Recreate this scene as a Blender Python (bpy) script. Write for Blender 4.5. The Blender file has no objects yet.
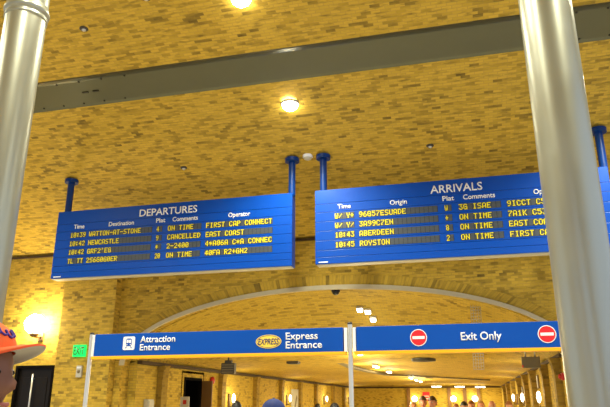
import bpy, bmesh, math, random
from mathutils import Vector, Matrix, Euler
random.seed(7)
C = bpy.context.scene.collection
S = bpy.context.scene
PI = math.pi

# ------------------------------------------------------------------ camera, world, exposure
cam_d = bpy.data.cameras.new('camera')
cam_d.sensor_width = 36.0
cam_d.lens = 618.0 / 610.0 * 36.0
cam_d.clip_start = 0.05
cam = bpy.data.objects.new('camera', cam_d)
cam.location = (0, 0, 1.65)
cam.rotation_euler = (math.radians(90 + 17.8), 0, math.radians(14.47))
C.objects.link(cam)
S.camera = cam

W = bpy.data.worlds.new('hall_daylight')
S.world = W
W.use_nodes = True
bg = W.node_tree.nodes['Background']
bg.inputs[0].default_value = (0.78, 0.93, 1.25, 1)
bg.inputs[1].default_value = 0.62

S.view_settings.view_transform = 'Standard'
S.view_settings.look = 'None'
S.view_settings.exposure = 0.48
S.view_settings.gamma = 1
S.view_settings.use_curve_mapping = False


def area(name, loc, size, power, col, rot=(0, 0, 0), sy=None):
    d = bpy.data.lights.new(name, 'AREA')
    d.energy = power
    d.color = col
    d.size = size
    if sy:
        d.shape = 'RECTANGLE'
        d.size_y = sy
    o = bpy.data.objects.new(name, d)
    o.location = loc
    o.rotation_euler = rot
    C.objects.link(o)
    return o


# ------------------------------------------------------------------ materials
def srgb(r, g, b):
    def f(c):
        c /= 255.0
        return c / 12.92 if c <= 0.04045 else ((c + 0.055) / 1.055) ** 2.4
    return (f(r), f(g), f(b), 1)


def mat(name, col, rough=0.5, metal=0.0, emit=None, estr=0.0, spec=0.5, coat=0.0, noise=0.0, nscale=6.0):
    m = bpy.data.materials.new(name)
    m.use_nodes = True
    nt = m.node_tree
    b = nt.nodes['Principled BSDF']
    b.inputs['Base Color'].default_value = col
    b.inputs['Roughness'].default_value = rough
    b.inputs['Metallic'].default_value = metal
    b.inputs['Specular IOR Level'].default_value = spec
    b.inputs['Coat Weight'].default_value = coat
    if emit:
        b.inputs['Emission Color'].default_value = emit
        b.inputs['Emission Strength'].default_value = estr
    if noise > 0:
        tc = nt.nodes.new('ShaderNodeTexCoord')
        n = nt.nodes.new('ShaderNodeTexNoise')
        n.inputs['Scale'].default_value = nscale
        n.inputs['Detail'].default_value = 5
        nt.links.new(tc.outputs['Object'], n.inputs['Vector'])
        mx = nt.nodes.new('ShaderNodeMix')
        mx.data_type = 'RGBA'
        mx.inputs['A'].default_value = tuple(c * (1 - noise) for c in col[:3]) + (1,)
        mx.inputs['B'].default_value = tuple(min(1, c * (1 + noise)) for c in col[:3]) + (1,)
        nt.links.new(n.outputs['Fac'], mx.inputs['Factor'])
        nt.links.new(mx.outputs['Result'], b.inputs['Base Color'])
        rr = nt.nodes.new('ShaderNodeMapRange')
        rr.inputs['To Min'].default_value = max(0.02, rough - 0.08)
        rr.inputs['To Max'].default_value = min(1, rough + 0.08)
        nt.links.new(n.outputs['Fac'], rr.inputs['Value'])
        nt.links.new(rr.outputs['Result'], b.inputs['Roughness'])
    return m


def brick_mat(name, c1, c2, dark, mortar, bw=0.125, bh=0.050, darkness=0.85):
    m = bpy.data.materials.new(name)
    m.use_nodes = True
    nt = m.node_tree
    L = nt.links.new
    b = nt.nodes['Principled BSDF']
    b.inputs['Roughness'].default_value = 0.75
    b.inputs['Specular IOR Level'].default_value = 0.25
    uv = nt.nodes.new('ShaderNodeUVMap')
    br = nt.nodes.new('ShaderNodeTexBrick')
    br.inputs['Scale'].default_value = 1
    br.inputs['Brick Width'].default_value = bw
    br.inputs['Row Height'].default_value = bh
    br.inputs['Mortar Size'].default_value = 0.006
    br.inputs['Mortar Smooth'].default_value = 0.3
    br.inputs['Bias'].default_value = -0.1
    br.inputs['Color1'].default_value = c1
    br.inputs['Color2'].default_value = c2
    br.inputs['Mortar'].default_value = mortar
    L(uv.outputs['UV'], br.inputs['Vector'])
    # single dark burnt bricks: brick-sized cells of a second, coarser brick pattern
    br2 = nt.nodes.new('ShaderNodeTexBrick')
    br2.inputs['Scale'].default_value = 1
    br2.inputs['Brick Width'].default_value = bw
    br2.inputs['Row Height'].default_value = bh
    br2.inputs['Mortar Size'].default_value = 0.0
    br2.inputs['Color1'].default_value = (0, 0, 0, 1)
    br2.inputs['Color2'].default_value = (1, 1, 1, 1)
    L(uv.outputs['UV'], br2.inputs['Vector'])
    ramp = nt.nodes.new('ShaderNodeMapRange')
    ramp.inputs['From Min'].default_value = 0.68
    ramp.inputs['From Max'].default_value = 0.92
    L(br2.outputs['Color'], ramp.inputs['Value'])
    # clusters along the courses
    mp = nt.nodes.new('ShaderNodeMapping')
    mp.inputs['Scale'].default_value = (0.9, 2.6, 1)
    L(uv.outputs['UV'], mp.inputs['Vector'])
    nz = nt.nodes.new('ShaderNodeTexNoise')
    nz.inputs['Scale'].default_value = 1.6
    nz.inputs['Detail'].default_value = 6
    nz.inputs['Roughness'].default_value = 0.65
    L(mp.outputs['Vector'], nz.inputs['Vector'])
    cl = nt.nodes.new('ShaderNodeMapRange')
    cl.inputs['From Min'].default_value = 0.36
    cl.inputs['From Max'].default_value = 0.68
    L(nz.outputs['Fac'], cl.inputs['Value'])
    mul = nt.nodes.new('ShaderNodeMath')
    mul.operation = 'MULTIPLY'
    L(ramp.outputs['Result'], mul.inputs[0])
    L(cl.outputs['Result'], mul.inputs[1])
    # streaks: fine dark marks smeared along the rows
    mp2 = nt.nodes.new('ShaderNodeMapping')
    mp2.inputs['Scale'].default_value = (4.5, 18.0, 1)
    L(uv.outputs['UV'], mp2.inputs['Vector'])
    nz2 = nt.nodes.new('ShaderNodeTexNoise')
    nz2.inputs['Scale'].default_value = 1.0
    nz2.inputs['Detail'].default_value = 3
    L(mp2.outputs['Vector'], nz2.inputs['Vector'])
    st = nt.nodes.new('ShaderNodeMapRange')
    st.inputs['From Min'].default_value = 0.53
    st.inputs['From Max'].default_value = 0.78
    st.inputs['To Max'].default_value = darkness
    L(nz2.outputs['Fac'], st.inputs['Value'])
    add = nt.nodes.new('ShaderNodeMath')
    add.operation = 'MAXIMUM'
    L(mul.outputs[0], add.inputs[0])
    L(st.outputs['Result'], add.inputs[1])
    mx = nt.nodes.new('ShaderNodeMix')
    mx.data_type = 'RGBA'
    L(add.outputs[0], mx.inputs['Factor'])
    L(br.outputs['Color'], mx.inputs['A'])
    mx.inputs['B'].default_value = dark
    L(mx.outputs['Result'], b.inputs['Base Color'])
    bp = nt.nodes.new('ShaderNodeBump')
    bp.inputs['Strength'].default_value = 0.35
    bp.inputs['Distance'].default_value = 0.01
    L(br.outputs['Fac'], bp.inputs['Height'])
    bp.invert = True
    L(bp.outputs['Normal'], b.inputs['Normal'])
    return m


M = {}
M['brick'] = brick_mat('stock_brick', (.68, .455, .058, 1), (.52, .345, .036, 1), (.14, .096, .023, 1), (.55, .36, .06, 1))
M['brick_tunnel'] = brick_mat('tunnel_brick', (.66, .46, .055, 1), (.58, .39, .045, 1), (.22, .145, .025, 1), (.50, .35, .07, 1), darkness=.35)
M['brick_shaded'] = brick_mat('shaded_brick', (.42, .275, .038, 1), (.34, .22, .03, 1), (.14, .09, .02, 1), (.34, .23, .05, 1), darkness=.4)  # passage brick darkened: shade on the pilasters put into the colour
M['cornice'] = mat('cornice_and_shadow', srgb(70, 52, 22), .7)  # also colours the strip standing in for the vault corner shadow
M['voussoir'] = brick_mat('voussoir_brick', (.62, .41, .05, 1), (.50, .33, .038, 1), (.12, .08, .02, 1), (.50, .33, .05, 1), bw=.6, bh=.05, darkness=.5)
M['stone'] = mat('pale_stone', srgb(205, 195, 165), .7, noise=.08, nscale=9)
M['steel'] = mat('painted_steel', srgb(104, 106, 86), .34, metal=.45, noise=.06, nscale=3)
M['rivet'] = mat('dark_bolt', srgb(60, 58, 48), .5, metal=.5)
M['column'] = mat('grey_column_paint', srgb(172, 174, 160), .36, metal=.7, noise=.015, nscale=4)
M['blue'] = mat('blue_paint', srgb(0, 74, 182), .34, spec=.3, noise=.03, nscale=2)
M['blue_dark'] = mat('blue_paint_dark', srgb(6, 44, 112), .4)
M['pole_blue'] = mat('pole_blue', srgb(2, 54, 128), .38, spec=.3)
M['sign_blue'] = mat('sign_blue', srgb(0, 76, 180), .34, spec=.3)
M['white'] = mat('white_vinyl', srgb(248, 250, 255), .5)
M['orange_strip'] = mat('amber_strip', srgb(255, 184, 20), .45)
M['yellow_dot'] = mat('yellow_flap', srgb(250, 232, 10), .5)
M['cell'] = mat('dark_flap_cell', srgb(66, 74, 84), .5)
M['cell_edge'] = mat('flap_cell_slot', srgb(38, 44, 56), .6)
M['chrome'] = mat('brushed_steel', srgb(215, 215, 210), .3, metal=.6)
M['black'] = mat('black_plastic', srgb(22, 22, 24), .4)
M['dark_grey'] = mat('dark_grey_metal', srgb(70, 66, 56), .5)
M['grey_box'] = mat('grey_box', srgb(122, 112, 84), .5)
M['light_grey'] = mat('light_grey_plastic', srgb(200, 198, 185), .5)
M['red'] = mat('sign_red', srgb(226, 34, 46), .4)
M['red_dull'] = mat('red_paint', srgb(190, 40, 30), .45)
M['yellow_badge'] = mat('yellow_badge', srgb(255, 222, 84), .45)
M['navy'] = mat('navy_ink', srgb(30, 40, 110), .5)
M['floor'] = mat('floor_tile', srgb(200, 188, 160), .35, noise=.12, nscale=2)
M['door'] = mat('dark_door', srgb(18, 12, 9), .55, spec=.25, noise=.15, nscale=5)
M['brown_door'] = mat('brown_door', srgb(120, 84, 34), .5)
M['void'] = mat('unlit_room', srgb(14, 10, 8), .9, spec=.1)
M['bronze'] = mat('bronze', srgb(110, 84, 52), .45, metal=.5)
M['globe'] = mat('lit_globe', srgb(255, 250, 235), .4, emit=(1, .88, .60, 1), estr=55)
M['sconce'] = mat('lit_sconce', srgb(255, 250, 235), .4, emit=(1, .88, .62, 1), estr=9)
M['lens'] = mat('lit_lens', srgb(255, 252, 240), .3, emit=(1, .93, .78, 1), estr=26)
M['tube'] = mat('lit_tube', srgb(255, 252, 240), .3, emit=(1, .92, .74, 1), estr=8)
M['exit'] = mat('exit_green', srgb(0, 200, 90), .4, emit=srgb(0, 255, 110), estr=.7)
M['exit_ink'] = mat('exit_ink', srgb(70, 90, 40), .5)
M['skin'] = mat('skin', srgb(205, 150, 118), .55)
M['skin_brown'] = mat('skin_brown', srgb(132, 86, 62), .55)
M['skin_pink'] = mat('skin_pink', srgb(222, 150, 120), .55)
M['eye'] = mat('eye_white', srgb(235, 232, 225), .25)
M['iris'] = mat('iris', srgb(40, 26, 18), .2)
M['hair_black'] = mat('hair_black', srgb(24, 18, 16), .5, noise=.3, nscale=40)
M['hair_brown'] = mat('hair_brown', srgb(74, 48, 26), .5, noise=.3, nscale=40)
M['hair_light'] = mat('hair_light', srgb(176, 132, 78), .5, noise=.3, nscale=40)
M['hair_auburn'] = mat('hair_auburn', srgb(140, 84, 40), .5, noise=.3, nscale=40)
M['cap_orange'] = mat('cap_orange', srgb(240, 104, 40), .75, noise=.06, nscale=30)
M['cap_edge'] = mat('cap_edge', srgb(244, 92, 40), .7)
M['cap_under'] = mat('cap_under', srgb(176, 172, 166), .8)
M['cap_ink'] = mat('cap_thread', srgb(66, 46, 150), .7)
M['cap_navy'] = mat('cap_navy', srgb(30, 52, 120), .75, noise=.08, nscale=30)
for n_, c_ in dict(shirt_grey=(120, 120, 118), shirt_white=(220, 218, 210), shirt_red=(170, 50, 44), shirt_blue=(50, 80, 140), shirt_navy=(36, 42, 70), shirt_green=(70, 110, 80), trousers=(44, 48, 62), trousers_tan=(150, 128, 92), shoes=(40, 36, 34)).items():
    M[n_] = mat(n_, srgb(*c_), .85)


# ------------------------------------------------------------------ mesh helpers
class MB:
    def __init__(self):
        self.v, self.f, self.uv, self.mi, self.sm = [], [], [], [], []

    def face(self, pts, uv=None, mi=0, smooth=False):
        i = len(self.v)
        self.v += [tuple(p) for p in pts]
        self.f.append(tuple(range(i, i + len(pts))))
        self.uv.append(uv)
        self.mi.append(mi)
        self.sm.append(smooth)

    def box(self, x0, x1, y0, y1, z0, z1, mi=0, bev=0.0):
        if bev <= 0:
            P = [(x, y, z) for z in (z0, z1) for y in (y0, y1) for x in (x0, x1)]
            for q in ((0, 2, 3, 1), (4, 5, 7, 6), (0, 1, 5, 4), (2, 6, 7, 3), (0, 4, 6, 2), (1, 3, 7, 5)):
                self.face([P[k] for k in q], mi=mi)
            return
        bm = bmesh.new()
        bmesh.ops.create_cube(bm, size=1, matrix=Matrix.Translation(((x0 + x1) / 2, (y0 + y1) / 2, (z0 + z1) / 2)) @ Matrix.Diagonal((x1 - x0, y1 - y0, z1 - z0, 1)))
        bmesh.ops.bevel(bm, geom=bm.edges[:], offset=bev, segments=2, affect='EDGES', profile=.5)
        self.add_bm(bm, mi)

    def add_bm(self, bm, mi=0, smooth=False):
        for f in bm.faces:
            self.face([v.co.copy() for v in f.verts], mi=mi, smooth=smooth)
        bm.free()

    def lathe(self, prof, cx, cy, cz, n=24, axis='Z', mi=0, smooth=True):
        def P(r, h, a):
            c, s = r * math.cos(a), r * math.sin(a)
            if axis == 'Z':
                return (cx + c, cy + s, cz + h)
            if axis == 'Y':
                return (cx + c, cy + h, cz - s)
            return (cx + h, cy + c, cz + s)
        for k in range(len(prof) - 1):
            (r0, h0), (r1, h1) = prof[k], prof[k + 1]
            for i in range(n):
                a, b = 2 * PI * i / n, 2 * PI * (i + 1) / n
                if r0 < 1e-6 and r1 < 1e-6:
                    continue
                if r0 < 1e-6:
                    self.face([P(0, h0, 0), P(r1, h1, b), P(r1, h1, a)][::-1], mi=mi, smooth=smooth)
                elif r1 < 1e-6:
                    self.face([P(r0, h0, a), P(r0, h0, b), P(0, h1, 0)], mi=mi, smooth=smooth)
                else:
                    self.face([P(r0, h0, a), P(r0, h0, b), P(r1, h1, b), P(r1, h1, a)], mi=mi, smooth=smooth)

    def tube(self, pts, r, n=10, mi=0, caps=True):
        pts = [Vector(p) for p in pts]
        rings = []
        up = Vector((0, 0, 1))
        for i, p in enumerate(pts):
            d = (pts[min(i + 1, len(pts) - 1)] - pts[max(i - 1, 0)]).normalized()
            a = d.cross(up if abs(d.z) < .95 else Vector((1, 0, 0))).normalized()
            b = d.cross(a).normalized()
            rr = r[i] if isinstance(r, (list, tuple)) else r
            rings.append([p + a * rr * math.cos(2 * PI * k / n) + b * rr * math.sin(2 * PI * k / n) for k in range(n)])
        for i in range(len(rings) - 1):
            for k in range(n):
                self.face([rings[i][k], rings[i][(k + 1) % n], rings[i + 1][(k + 1) % n], rings[i + 1][k]], mi=mi, smooth=True)
        if caps:
            self.face(rings[0][::-1], mi=mi)
            self.face(rings[-1], mi=mi)

    def prism(self, outline, y0, y1, mi=0):
        # outline: (x, z) points, extruded along Y
        n = len(outline)
        self.face([(x, y0, z) for x, z in outline], mi=mi)
        self.face([(x, y1, z) for x, z in outline][::-1], mi=mi)
        for i in range(n):
            a, b = outline[i], outline[(i + 1) % n]
            self.face([(a[0], y0, a[1]), (a[0], y1, a[1]), (b[0], y1, b[1]), (b[0], y0, b[1])], mi=mi)

    def build(self, name, mats, parent=None, origin=None, uvbox=True):
        me = bpy.data.meshes.new(name)
        o = Vector(origin) if origin else Vector((0, 0, 0))
        me.from_pydata([tuple(Vector(v) - o) for v in self.v], [], self.f)
        lay = me.uv_layers.new(name='UVMap')
        for p, uv, mi, sm in zip(me.polygons, self.uv, self.mi, self.sm):
            p.material_index = mi
            p.use_smooth = sm
            for j, li in enumerate(p.loop_indices):
                if uv:
                    lay.data[li].uv = uv[j]
                elif uvbox:
                    v = Vector(self.v[p.vertices[j]])
                    nn = p.normal
                    ax = max(range(3), key=lambda q: abs(nn[q]))
                    lay.data[li].uv = ((v.y, v.z), (v.x, v.z), (v.x, v.y))[ax]
        bm = bmesh.new()
        bm.from_mesh(me)
        bmesh.ops.remove_doubles(bm, verts=bm.verts, dist=1e-5)
        bm.to_mesh(me)
        bm.free()
        for m in (mats if isinstance(mats, (list, tuple)) else [mats]):
            me.materials.append(m)
        ob = bpy.data.objects.new(name, me)
        C.objects.link(ob)
        if parent is not None:
            ob.parent = parent
            ob.location = o - world_loc(parent)
        else:
            ob.location = o
        return ob


def world_loc(o):
    p = Vector(o.location)
    while o.parent:
        o = o.parent
        p = p + Vector(o.location)
    return p


def tag(o, label=None, cat=None, group=None, kind=None):
    if label:
        o['label'] = label
    if cat:
        o['category'] = cat
    if group:
        o['group'] = group
    if kind:
        o['kind'] = kind
    return o


def thing(name, loc, label, cat, group=None):
    o = bpy.data.objects.new(name, None)
    o.empty_display_size = .1
    o.location = loc
    C.objects.link(o)
    return tag(o, label, cat, group)


def struct(name, mb, mats, label=None, parent=None):
    o = mb.build(name, mats, parent)
    o['kind'] = 'structure'
    if label:
        o['label'] = label
    return o


def copy_tree(o, loc=None, parent=None):
    c = o.copy()
    C.objects.link(c)
    if parent:
        c.parent = parent
    if loc is not None:
        c.location = loc
    for ch in list(o.children):
        copy_tree(ch, None, c)
    return c


def text_obj(name, body, x0, x1, zb, cap, y, m, parent, shear=0.0, bold=0.0, depth=.004):
    """flat raised lettering standing on the plane Y = y, left edge x0, right edge x1, baseline zb"""
    cu = bpy.data.curves.new(name, 'FONT')
    cu.body = body
    cu.size = 1
    cu.shear = shear
    cu.offset = bold
    cu.resolution_u = 3
    tmp = bpy.data.objects.new(name, cu)
    C.objects.link(tmp)
    dg = bpy.context.evaluated_depsgraph_get()
    me = bpy.data.meshes.new_from_object(tmp.evaluated_get(dg))
    bpy.data.objects.remove(tmp)
    xs = [v.co.x for v in me.vertices]
    a, b = min(xs), max(xs)
    capn = CAPH
    sx, sz = (x1 - x0) / (b - a), cap / capn
    for v in me.vertices:
        v.co = Vector((x0 + (v.co.x - a) * sx, y, zb + v.co.y * sz))
    bm = bmesh.new()
    bm.from_mesh(me)
    r = bmesh.ops.extrude_face_region(bm, geom=bm.faces[:])
    bmesh.ops.translate(bm, verts=[g for g in r['geom'] if isinstance(g, bmesh.types.BMVert)], vec=(0, -depth, 0))
    bmesh.ops.recalc_face_normals(bm, faces=bm.faces)
    bm.to_mesh(me)
    bm.free()
    me.materials.clear()
    me.materials.append(m)
    me.name = name
    o = bpy.data.objects.new(name, me)
    C.objects.link(o)
    o.parent = parent
    o.location = -world_loc(parent)
    return o


def cap_height():
    cu = bpy.data.curves.new('h', 'FONT')
    cu.body = 'E'
    cu.size = 1
    tmp = bpy.data.objects.new('h', cu)
    C.objects.link(tmp)
    me = bpy.data.meshes.new_from_object(tmp.evaluated_get(bpy.context.evaluated_depsgraph_get()))
    bpy.data.objects.remove(tmp)
    h = max(v.co.y for v in me.vertices)
    bpy.data.meshes.remove(me)
    return h


CAPH = cap_height()

# ------------------------------------------------------------------ setting: hall
YW = 11.2            # plane of the front wall
YP = 11.0            # face of the pier
VR, VC, VZ = 19.1747, 2.2, -12.2713
XL, XR = -17.0, 7.0


def vz(y):
    return VZ + math.sqrt(VR * VR - (y - VC) ** 2)


def vang(y):
    return math.atan2(y - VC, math.sqrt(VR * VR - (y - VC) ** 2))


mb = MB()
mb.face([(XL, -4, 0), (XR, -4, 0), (XR, YW, 0), (XL, YW, 0)])
mb.face([(-6.6, YW, 0), (1.7, YW, 0), (1.7, 36.2, 0), (-6.6, 36.2, 0)])
struct('floor', mb, M['floor'])

mb = MB()
ys = [-4 + (YW + .0 + 4) * i / 40 for i in range(41)]
for a, b in zip(ys[:-1], ys[1:]):
    ua, ub = VR * vang(a), VR * vang(b)
    mb.face([(XL, a, vz(a)), (XL, b, vz(b)), (XR, b, vz(b)), (XR, a, vz(a))], uv=[(XL, ua), (XL, ub), (XR, ub), (XR, ua)], smooth=True)
    mb.face([(XL, a, vz(a) + .3), (XR, a, vz(a) + .3), (XR, b, vz(b) + .3), (XL, b, vz(b) + .3)])
struct('ceiling', mb, M['brick'], 'yellow stock brick barrel vault over the hall')

# unseen back wall of open bays, piers added to streak the column reflections
mb = MB()
bays = [(-17, -13.2), (-9.6, -7.2), (-3.8, -2.0), (1.6, 3.4)]
for a, b in bays:
    mb.box(a, b, -4.3, -4, 0, vz(-4) + .1)
mb.box(XL, XR, -4.3, -4, 5.0, vz(-4) + .1)
struct('wall_back_added', mb, M['brick'], 'unseen rear wall of open bays, added to streak the columns')

for x in (-12.3, -7.3, -2.4, 2.6):  # unseen spots without fittings, added to brighten the hall
    for y in (1.8, 4.0, 6.1, 8.15):
        if (abs(x + 2.4) < .2 and y > 6) or (x < -7 and y > 8):
            continue
        d = bpy.data.lights.new('hall_fill_spot', 'SPOT')
        d.energy = 300
        d.spot_size = math.radians(140)
        d.spot_blend = .6
        d.color = (1, .97, .74)
        d.shadow_soft_size = .09
        o = bpy.data.objects.new('hall_fill_spot', d)
        o.location = (x, y, vz(y) - .09)
        C.objects.link(o)

# dark strip painted as the shadow line where the vault meets the wall
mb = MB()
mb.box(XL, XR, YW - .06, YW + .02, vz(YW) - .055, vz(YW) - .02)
struct('trim_1', mb, M['cornice'], 'thin dark strip for the shadow line where the vault meets the front wall')

# steel band across the vault, its splice bolts as parts
mb = MB()
n = 8
BY0, BY1 = 7.10, 7.672
for i in range(n):
    a, b = BY0 + (BY1 - BY0) * i / n, BY0 + (BY1 - BY0) * (i + 1) / n
    mb.face([(XL, a, vz(a) - .02), (XL, b, vz(b) - .02), (XR, b, vz(b) - .02), (XR, a, vz(a) - .02)], smooth=True)
for yy, s in ((BY0, 1), (BY1, -1)):
    mb.face([(XL, yy, vz(yy)), (XR, yy, vz(yy)), (XR, yy, vz(yy) - .02), (XL, yy, vz(yy) - .02)][::s])
beam = mb.build('steel_beam', M['steel'])
tag(beam, 'long grey steel band running across the brick vault above both boards', 'beam')


def bolt(x, y, parent):
    b = MB()
    z = vz(y) - .02
    b.lathe([(.016, .004), (.016, -.006), (.011, -.014), (0, -.016)], x, y, z, 8)
    o = b.build('bolt', M['rivet'], parent)
    return o


for i in range(6):
    bolt(-6.5 + .38 * i, 7.17, beam)
    bolt(-6.62 + .36 * i, 7.60, beam)
    bolt(1.25 + .36 * i, 7.17, beam)
    bolt(1.33 + .36 * i, 7.60, beam)
for x in (-5.38, -5.20):
    b = MB()
    b.box(x - .05, x + .05, 7.37, 7.40, vz(7.38) - .032, vz(7.38) - .01)
    b.build('splice_clip', M['rivet'], beam)

# front wall with the elliptical arch
AX, AA, AZ, AB = -2.44, 4.16, 2.33, 1.355     # centre, half width, springing, rise


def arch_z(x, a=AA, b=AB):
    t = 1 - ((x - AX) / a) ** 2
    return AZ + b * math.sqrt(max(0, t))


PL, PR = -7.954, -6.747
ztop = vz(YW) + .25
DL, DR, DT = -8.94, -8.14, 2.305              # door in the left wall
mb = MB()
for x0, x1, z0 in ((XL, DL, 0), (DL, DR, DT), (DR, PL + .05, 0), (PL + .05, AX - AA, 0), (AX + AA, XR, 0)):
    mb.face([(x0, YW, z0), (x1, YW, z0), (x1, YW, ztop), (x0, YW, ztop)])
N = 48
for i in range(N):
    t0, t1 = PI * i / N, PI * (i + 1) / N
    x0, x1 = AX - AA * math.cos(t0), AX - AA * math.cos(t1)
    z0, z1 = AZ + AB * math.sin(t0), AZ + AB * math.sin(t1)
    mb.face([(x0, YW, z0), (x1, YW, z1), (x1, YW, ztop), (x0, YW, ztop)])
    L0 = 4.5 * t0
    L1 = 4.5 * t1
    mb.face([(x0, YW, z0), (x0, YW + .35, z0), (x1, YW + .35, z1), (x1, YW, z1)], uv=[(0, L0), (.35, L0), (.35, L1), (0, L1)])
for xx in (AX - AA, AX + AA):
    mb.face([(xx, YW, 0), (xx, YW + .35, 0), (xx, YW + .35, AZ), (xx, YW, AZ)])
struct('wall_front', mb, M['brick'], 'yellow brick wall pierced by the wide arch')


def arch_band(name, off0, off1, y0, y1, m, label, voussoir=False):
    b = MB()
    n = 60
    for i in range(n):
        P = []
        for t in (PI * i / n, PI * (i + 1) / n):
            for off in (off0, off1):
                P.append((AX - (AA + off) * math.cos(t), AZ + (AB + off) * math.sin(t)))
        (ax, az), (bx, bz), (cx, cz), (dx, dz) = P
        l0, l1 = 4.4 * PI * i / n * .75, 4.4 * PI * (i + 1) / n * .75
        uv = [(0, l0), (off1 - off0, l0), (off1 - off0, l1), (0, l1)]
        b.face([(ax, y0, az), (cx, y0, cz), (dx, y0, dz), (bx, y0, bz)], uv=[uv[0], uv[3], uv[2], uv[1]])
        b.face([(bx, y0, bz), (dx, y0, dz), (dx, y1, dz), (bx, y1, bz)], smooth=True)
        b.face([(ax, y1, az), (cx, y1, cz), (cx, y0, cz), (ax, y0, az)], smooth=True)
    return struct(name, b, m, label)


arch_band('trim_2', -.045, .035, YW - .05, YW + .02, M['stone'], 'pale stone edging around the arch')
arch_band('trim_3', .035, .22, YW - .018, YW + .01, M['voussoir'], 'ring of arch bricks set on end around the opening')

# pier
mb = MB()
mb.box(PL, PR, YP, YW + .01, 0, vz(YP))
struct('trim_4', mb, M['brick'], 'brick pier carrying the green exit sign')

# door in the left wall
mb = MB()
mb.box(DL - .05, DL, YW - .03, YW + .12, 0, DT + .05)
mb.box(DR, DR + .05, YW - .03, YW + .12, 0, DT + .05)
mb.box(DL, DR, YW - .03, YW + .12, DT, DT + .05)
dr = struct('door_1', mb, M['void'], 'dark door frame beside the globe lamp')
mb = MB()
mb.box(DL, DR, YW + .04, YW + .09, 0, DT, bev=.006)
mb.box(DL + .12, DR - .12, YW + .03, YW + .05, 1.2, DT - .18, bev=.005)
mb.box(DL + .12, DR - .12, YW + .03, YW + .05, .2, 1.05, bev=.005)
leaf = mb.build('door_leaf', M['door'], dr)
mb = MB()
hx = -8.56
mb.tube([(hx, YW - .035, .95), (hx, YW - .035, 2.19)], .017, 12)
for zz in (1.05, 2.1):
    mb.tube([(hx, YW - .035, zz), (hx, YW + .04, zz)], .011, 8)
mb.build('pull_handle', M['chrome'], dr)['label'] = 'long chrome pull handle'

# ------------------------------------------------------------------ setting: arched passage behind
TX0, TX1, TZ, TB = -6.42, 1.54, 2.43, 36.0


def crown(y):
    return TZ + .13 + (AZ + AB - TZ - .13) * math.exp(-((y - YW - .2) / 1.55) ** 2) if y > YW + .2 else AZ + AB


def tz(x, y):
    a = (TX1 - TX0) / 2
    cx = (TX0 + TX1) / 2
    t = 1 - ((x - cx) / a) ** 2
    return TZ + (crown(y) - TZ) * math.sqrt(max(0, t))


mb = MB()
ys = [YW + .3 + 3.2 * i / 16 for i in range(17)] + [15.5 + 2.0 * i for i in range(11)]
ys[-1] = TB
na = 32
aa, cxx = (TX1 - TX0) / 2, (TX0 + TX1) / 2
for ya, yb in zip(ys[:-1], ys[1:]):
    for i in range(na):
        t0, t1 = PI * i / na, PI * (i + 1) / na
        P = []
        for t, y in ((t0, ya), (t0, yb), (t1, yb), (t1, ya)):
            P.append((cxx - aa * math.cos(t), y, TZ + (crown(y) - TZ) * math.sin(t)))
        mb.face(P, uv=[(t0 * 3.4, ya), (t0 * 3.4, yb), (t1 * 3.4, yb), (t1 * 3.4, ya)], smooth=True)
struct('ceiling.001', mb, M['brick_tunnel'], 'low brick vault of the passage beyond the arch')
for nm in ('ceiling.001',):
    bpy.data.objects[nm].name = 'ceiling_passage'

OD0, OD1, ODT = 13.75, 14.62, 2.14          # doorway in the left passage wall
mb = MB()
X = TX0
for y0, y1, z0 in ((YW + .3, OD0, 0), (OD0, OD1, ODT), (OD1, TB, 0)):
    mb.face([(X, y0, z0), (X, y0, TZ), (X, y1, TZ), (X, y1, z0)])
struct('wall_passage_left', mb, M['brick_tunnel'])
mb = MB()
mb.face([(TX1, YW + .3, 0), (TX1, TB, 0), (TX1, TB, TZ), (TX1, YW + .3, TZ)])
struct('wall_passage_right', mb, M['brick_tunnel'])
mb = MB()
mb.face([(TX0, TB, 0), (TX1, TB, 0), (TX1, TB, TZ + .2), (TX0, TB, TZ + .2)])
struct('wall_passage_end', mb, M['brick_tunnel'])
# returns hiding the edge between the arch and the passage walls
mb = MB()
mb.face([(AX - AA - .1, YW + .3, 0), (TX0 + .001, YW + .3, 0), (TX0 + .001, YW + .3, TZ), (AX - AA - .1, YW + .3, TZ)])
mb.face([(TX1, YW + .3, 0), (AX + AA + .1, YW + .3, 0), (AX + AA + .1, YW + .3, TZ), (TX1, YW + .3, TZ)])
# ring closing the gap between the arch soffit and the vault
for i in range(na):
    t0, t1 = PI * i / na, PI * (i + 1) / na
    P = [(cxx - aa * math.cos(t0), YW + .3, TZ + (crown(YW + .3) - TZ) * math.sin(t0)), (cxx - aa * math.cos(t1), YW + .3, TZ + (crown(YW + .3) - TZ) * math.sin(t1)),
         (AX - (AA + .2) * math.cos(t1), YW + .3, AZ + (AB + .2) * math.sin(t1)), (AX - (AA + .2) * math.cos(t0), YW + .3, AZ + (AB + .2) * math.sin(t0))]
    mb.face(P)
struct('wall_passage_front', mb, M['brick_tunnel'])
# cornices
mb = MB()
mb.box(TX0 - .02, TX0 + .10, YW + .3, TB, TZ - .06, TZ + .01)
mb.box(TX1 - .06, TX1 + .02, YW + .3, TB, TZ - .05, TZ + .01)
mb.box(TX0, TX1, TB - .06, TB + .02, TZ - .05, TZ + .03)
struct('trim_5', mb, M['cornice'], 'dark cornice line along the passage walls')

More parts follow.
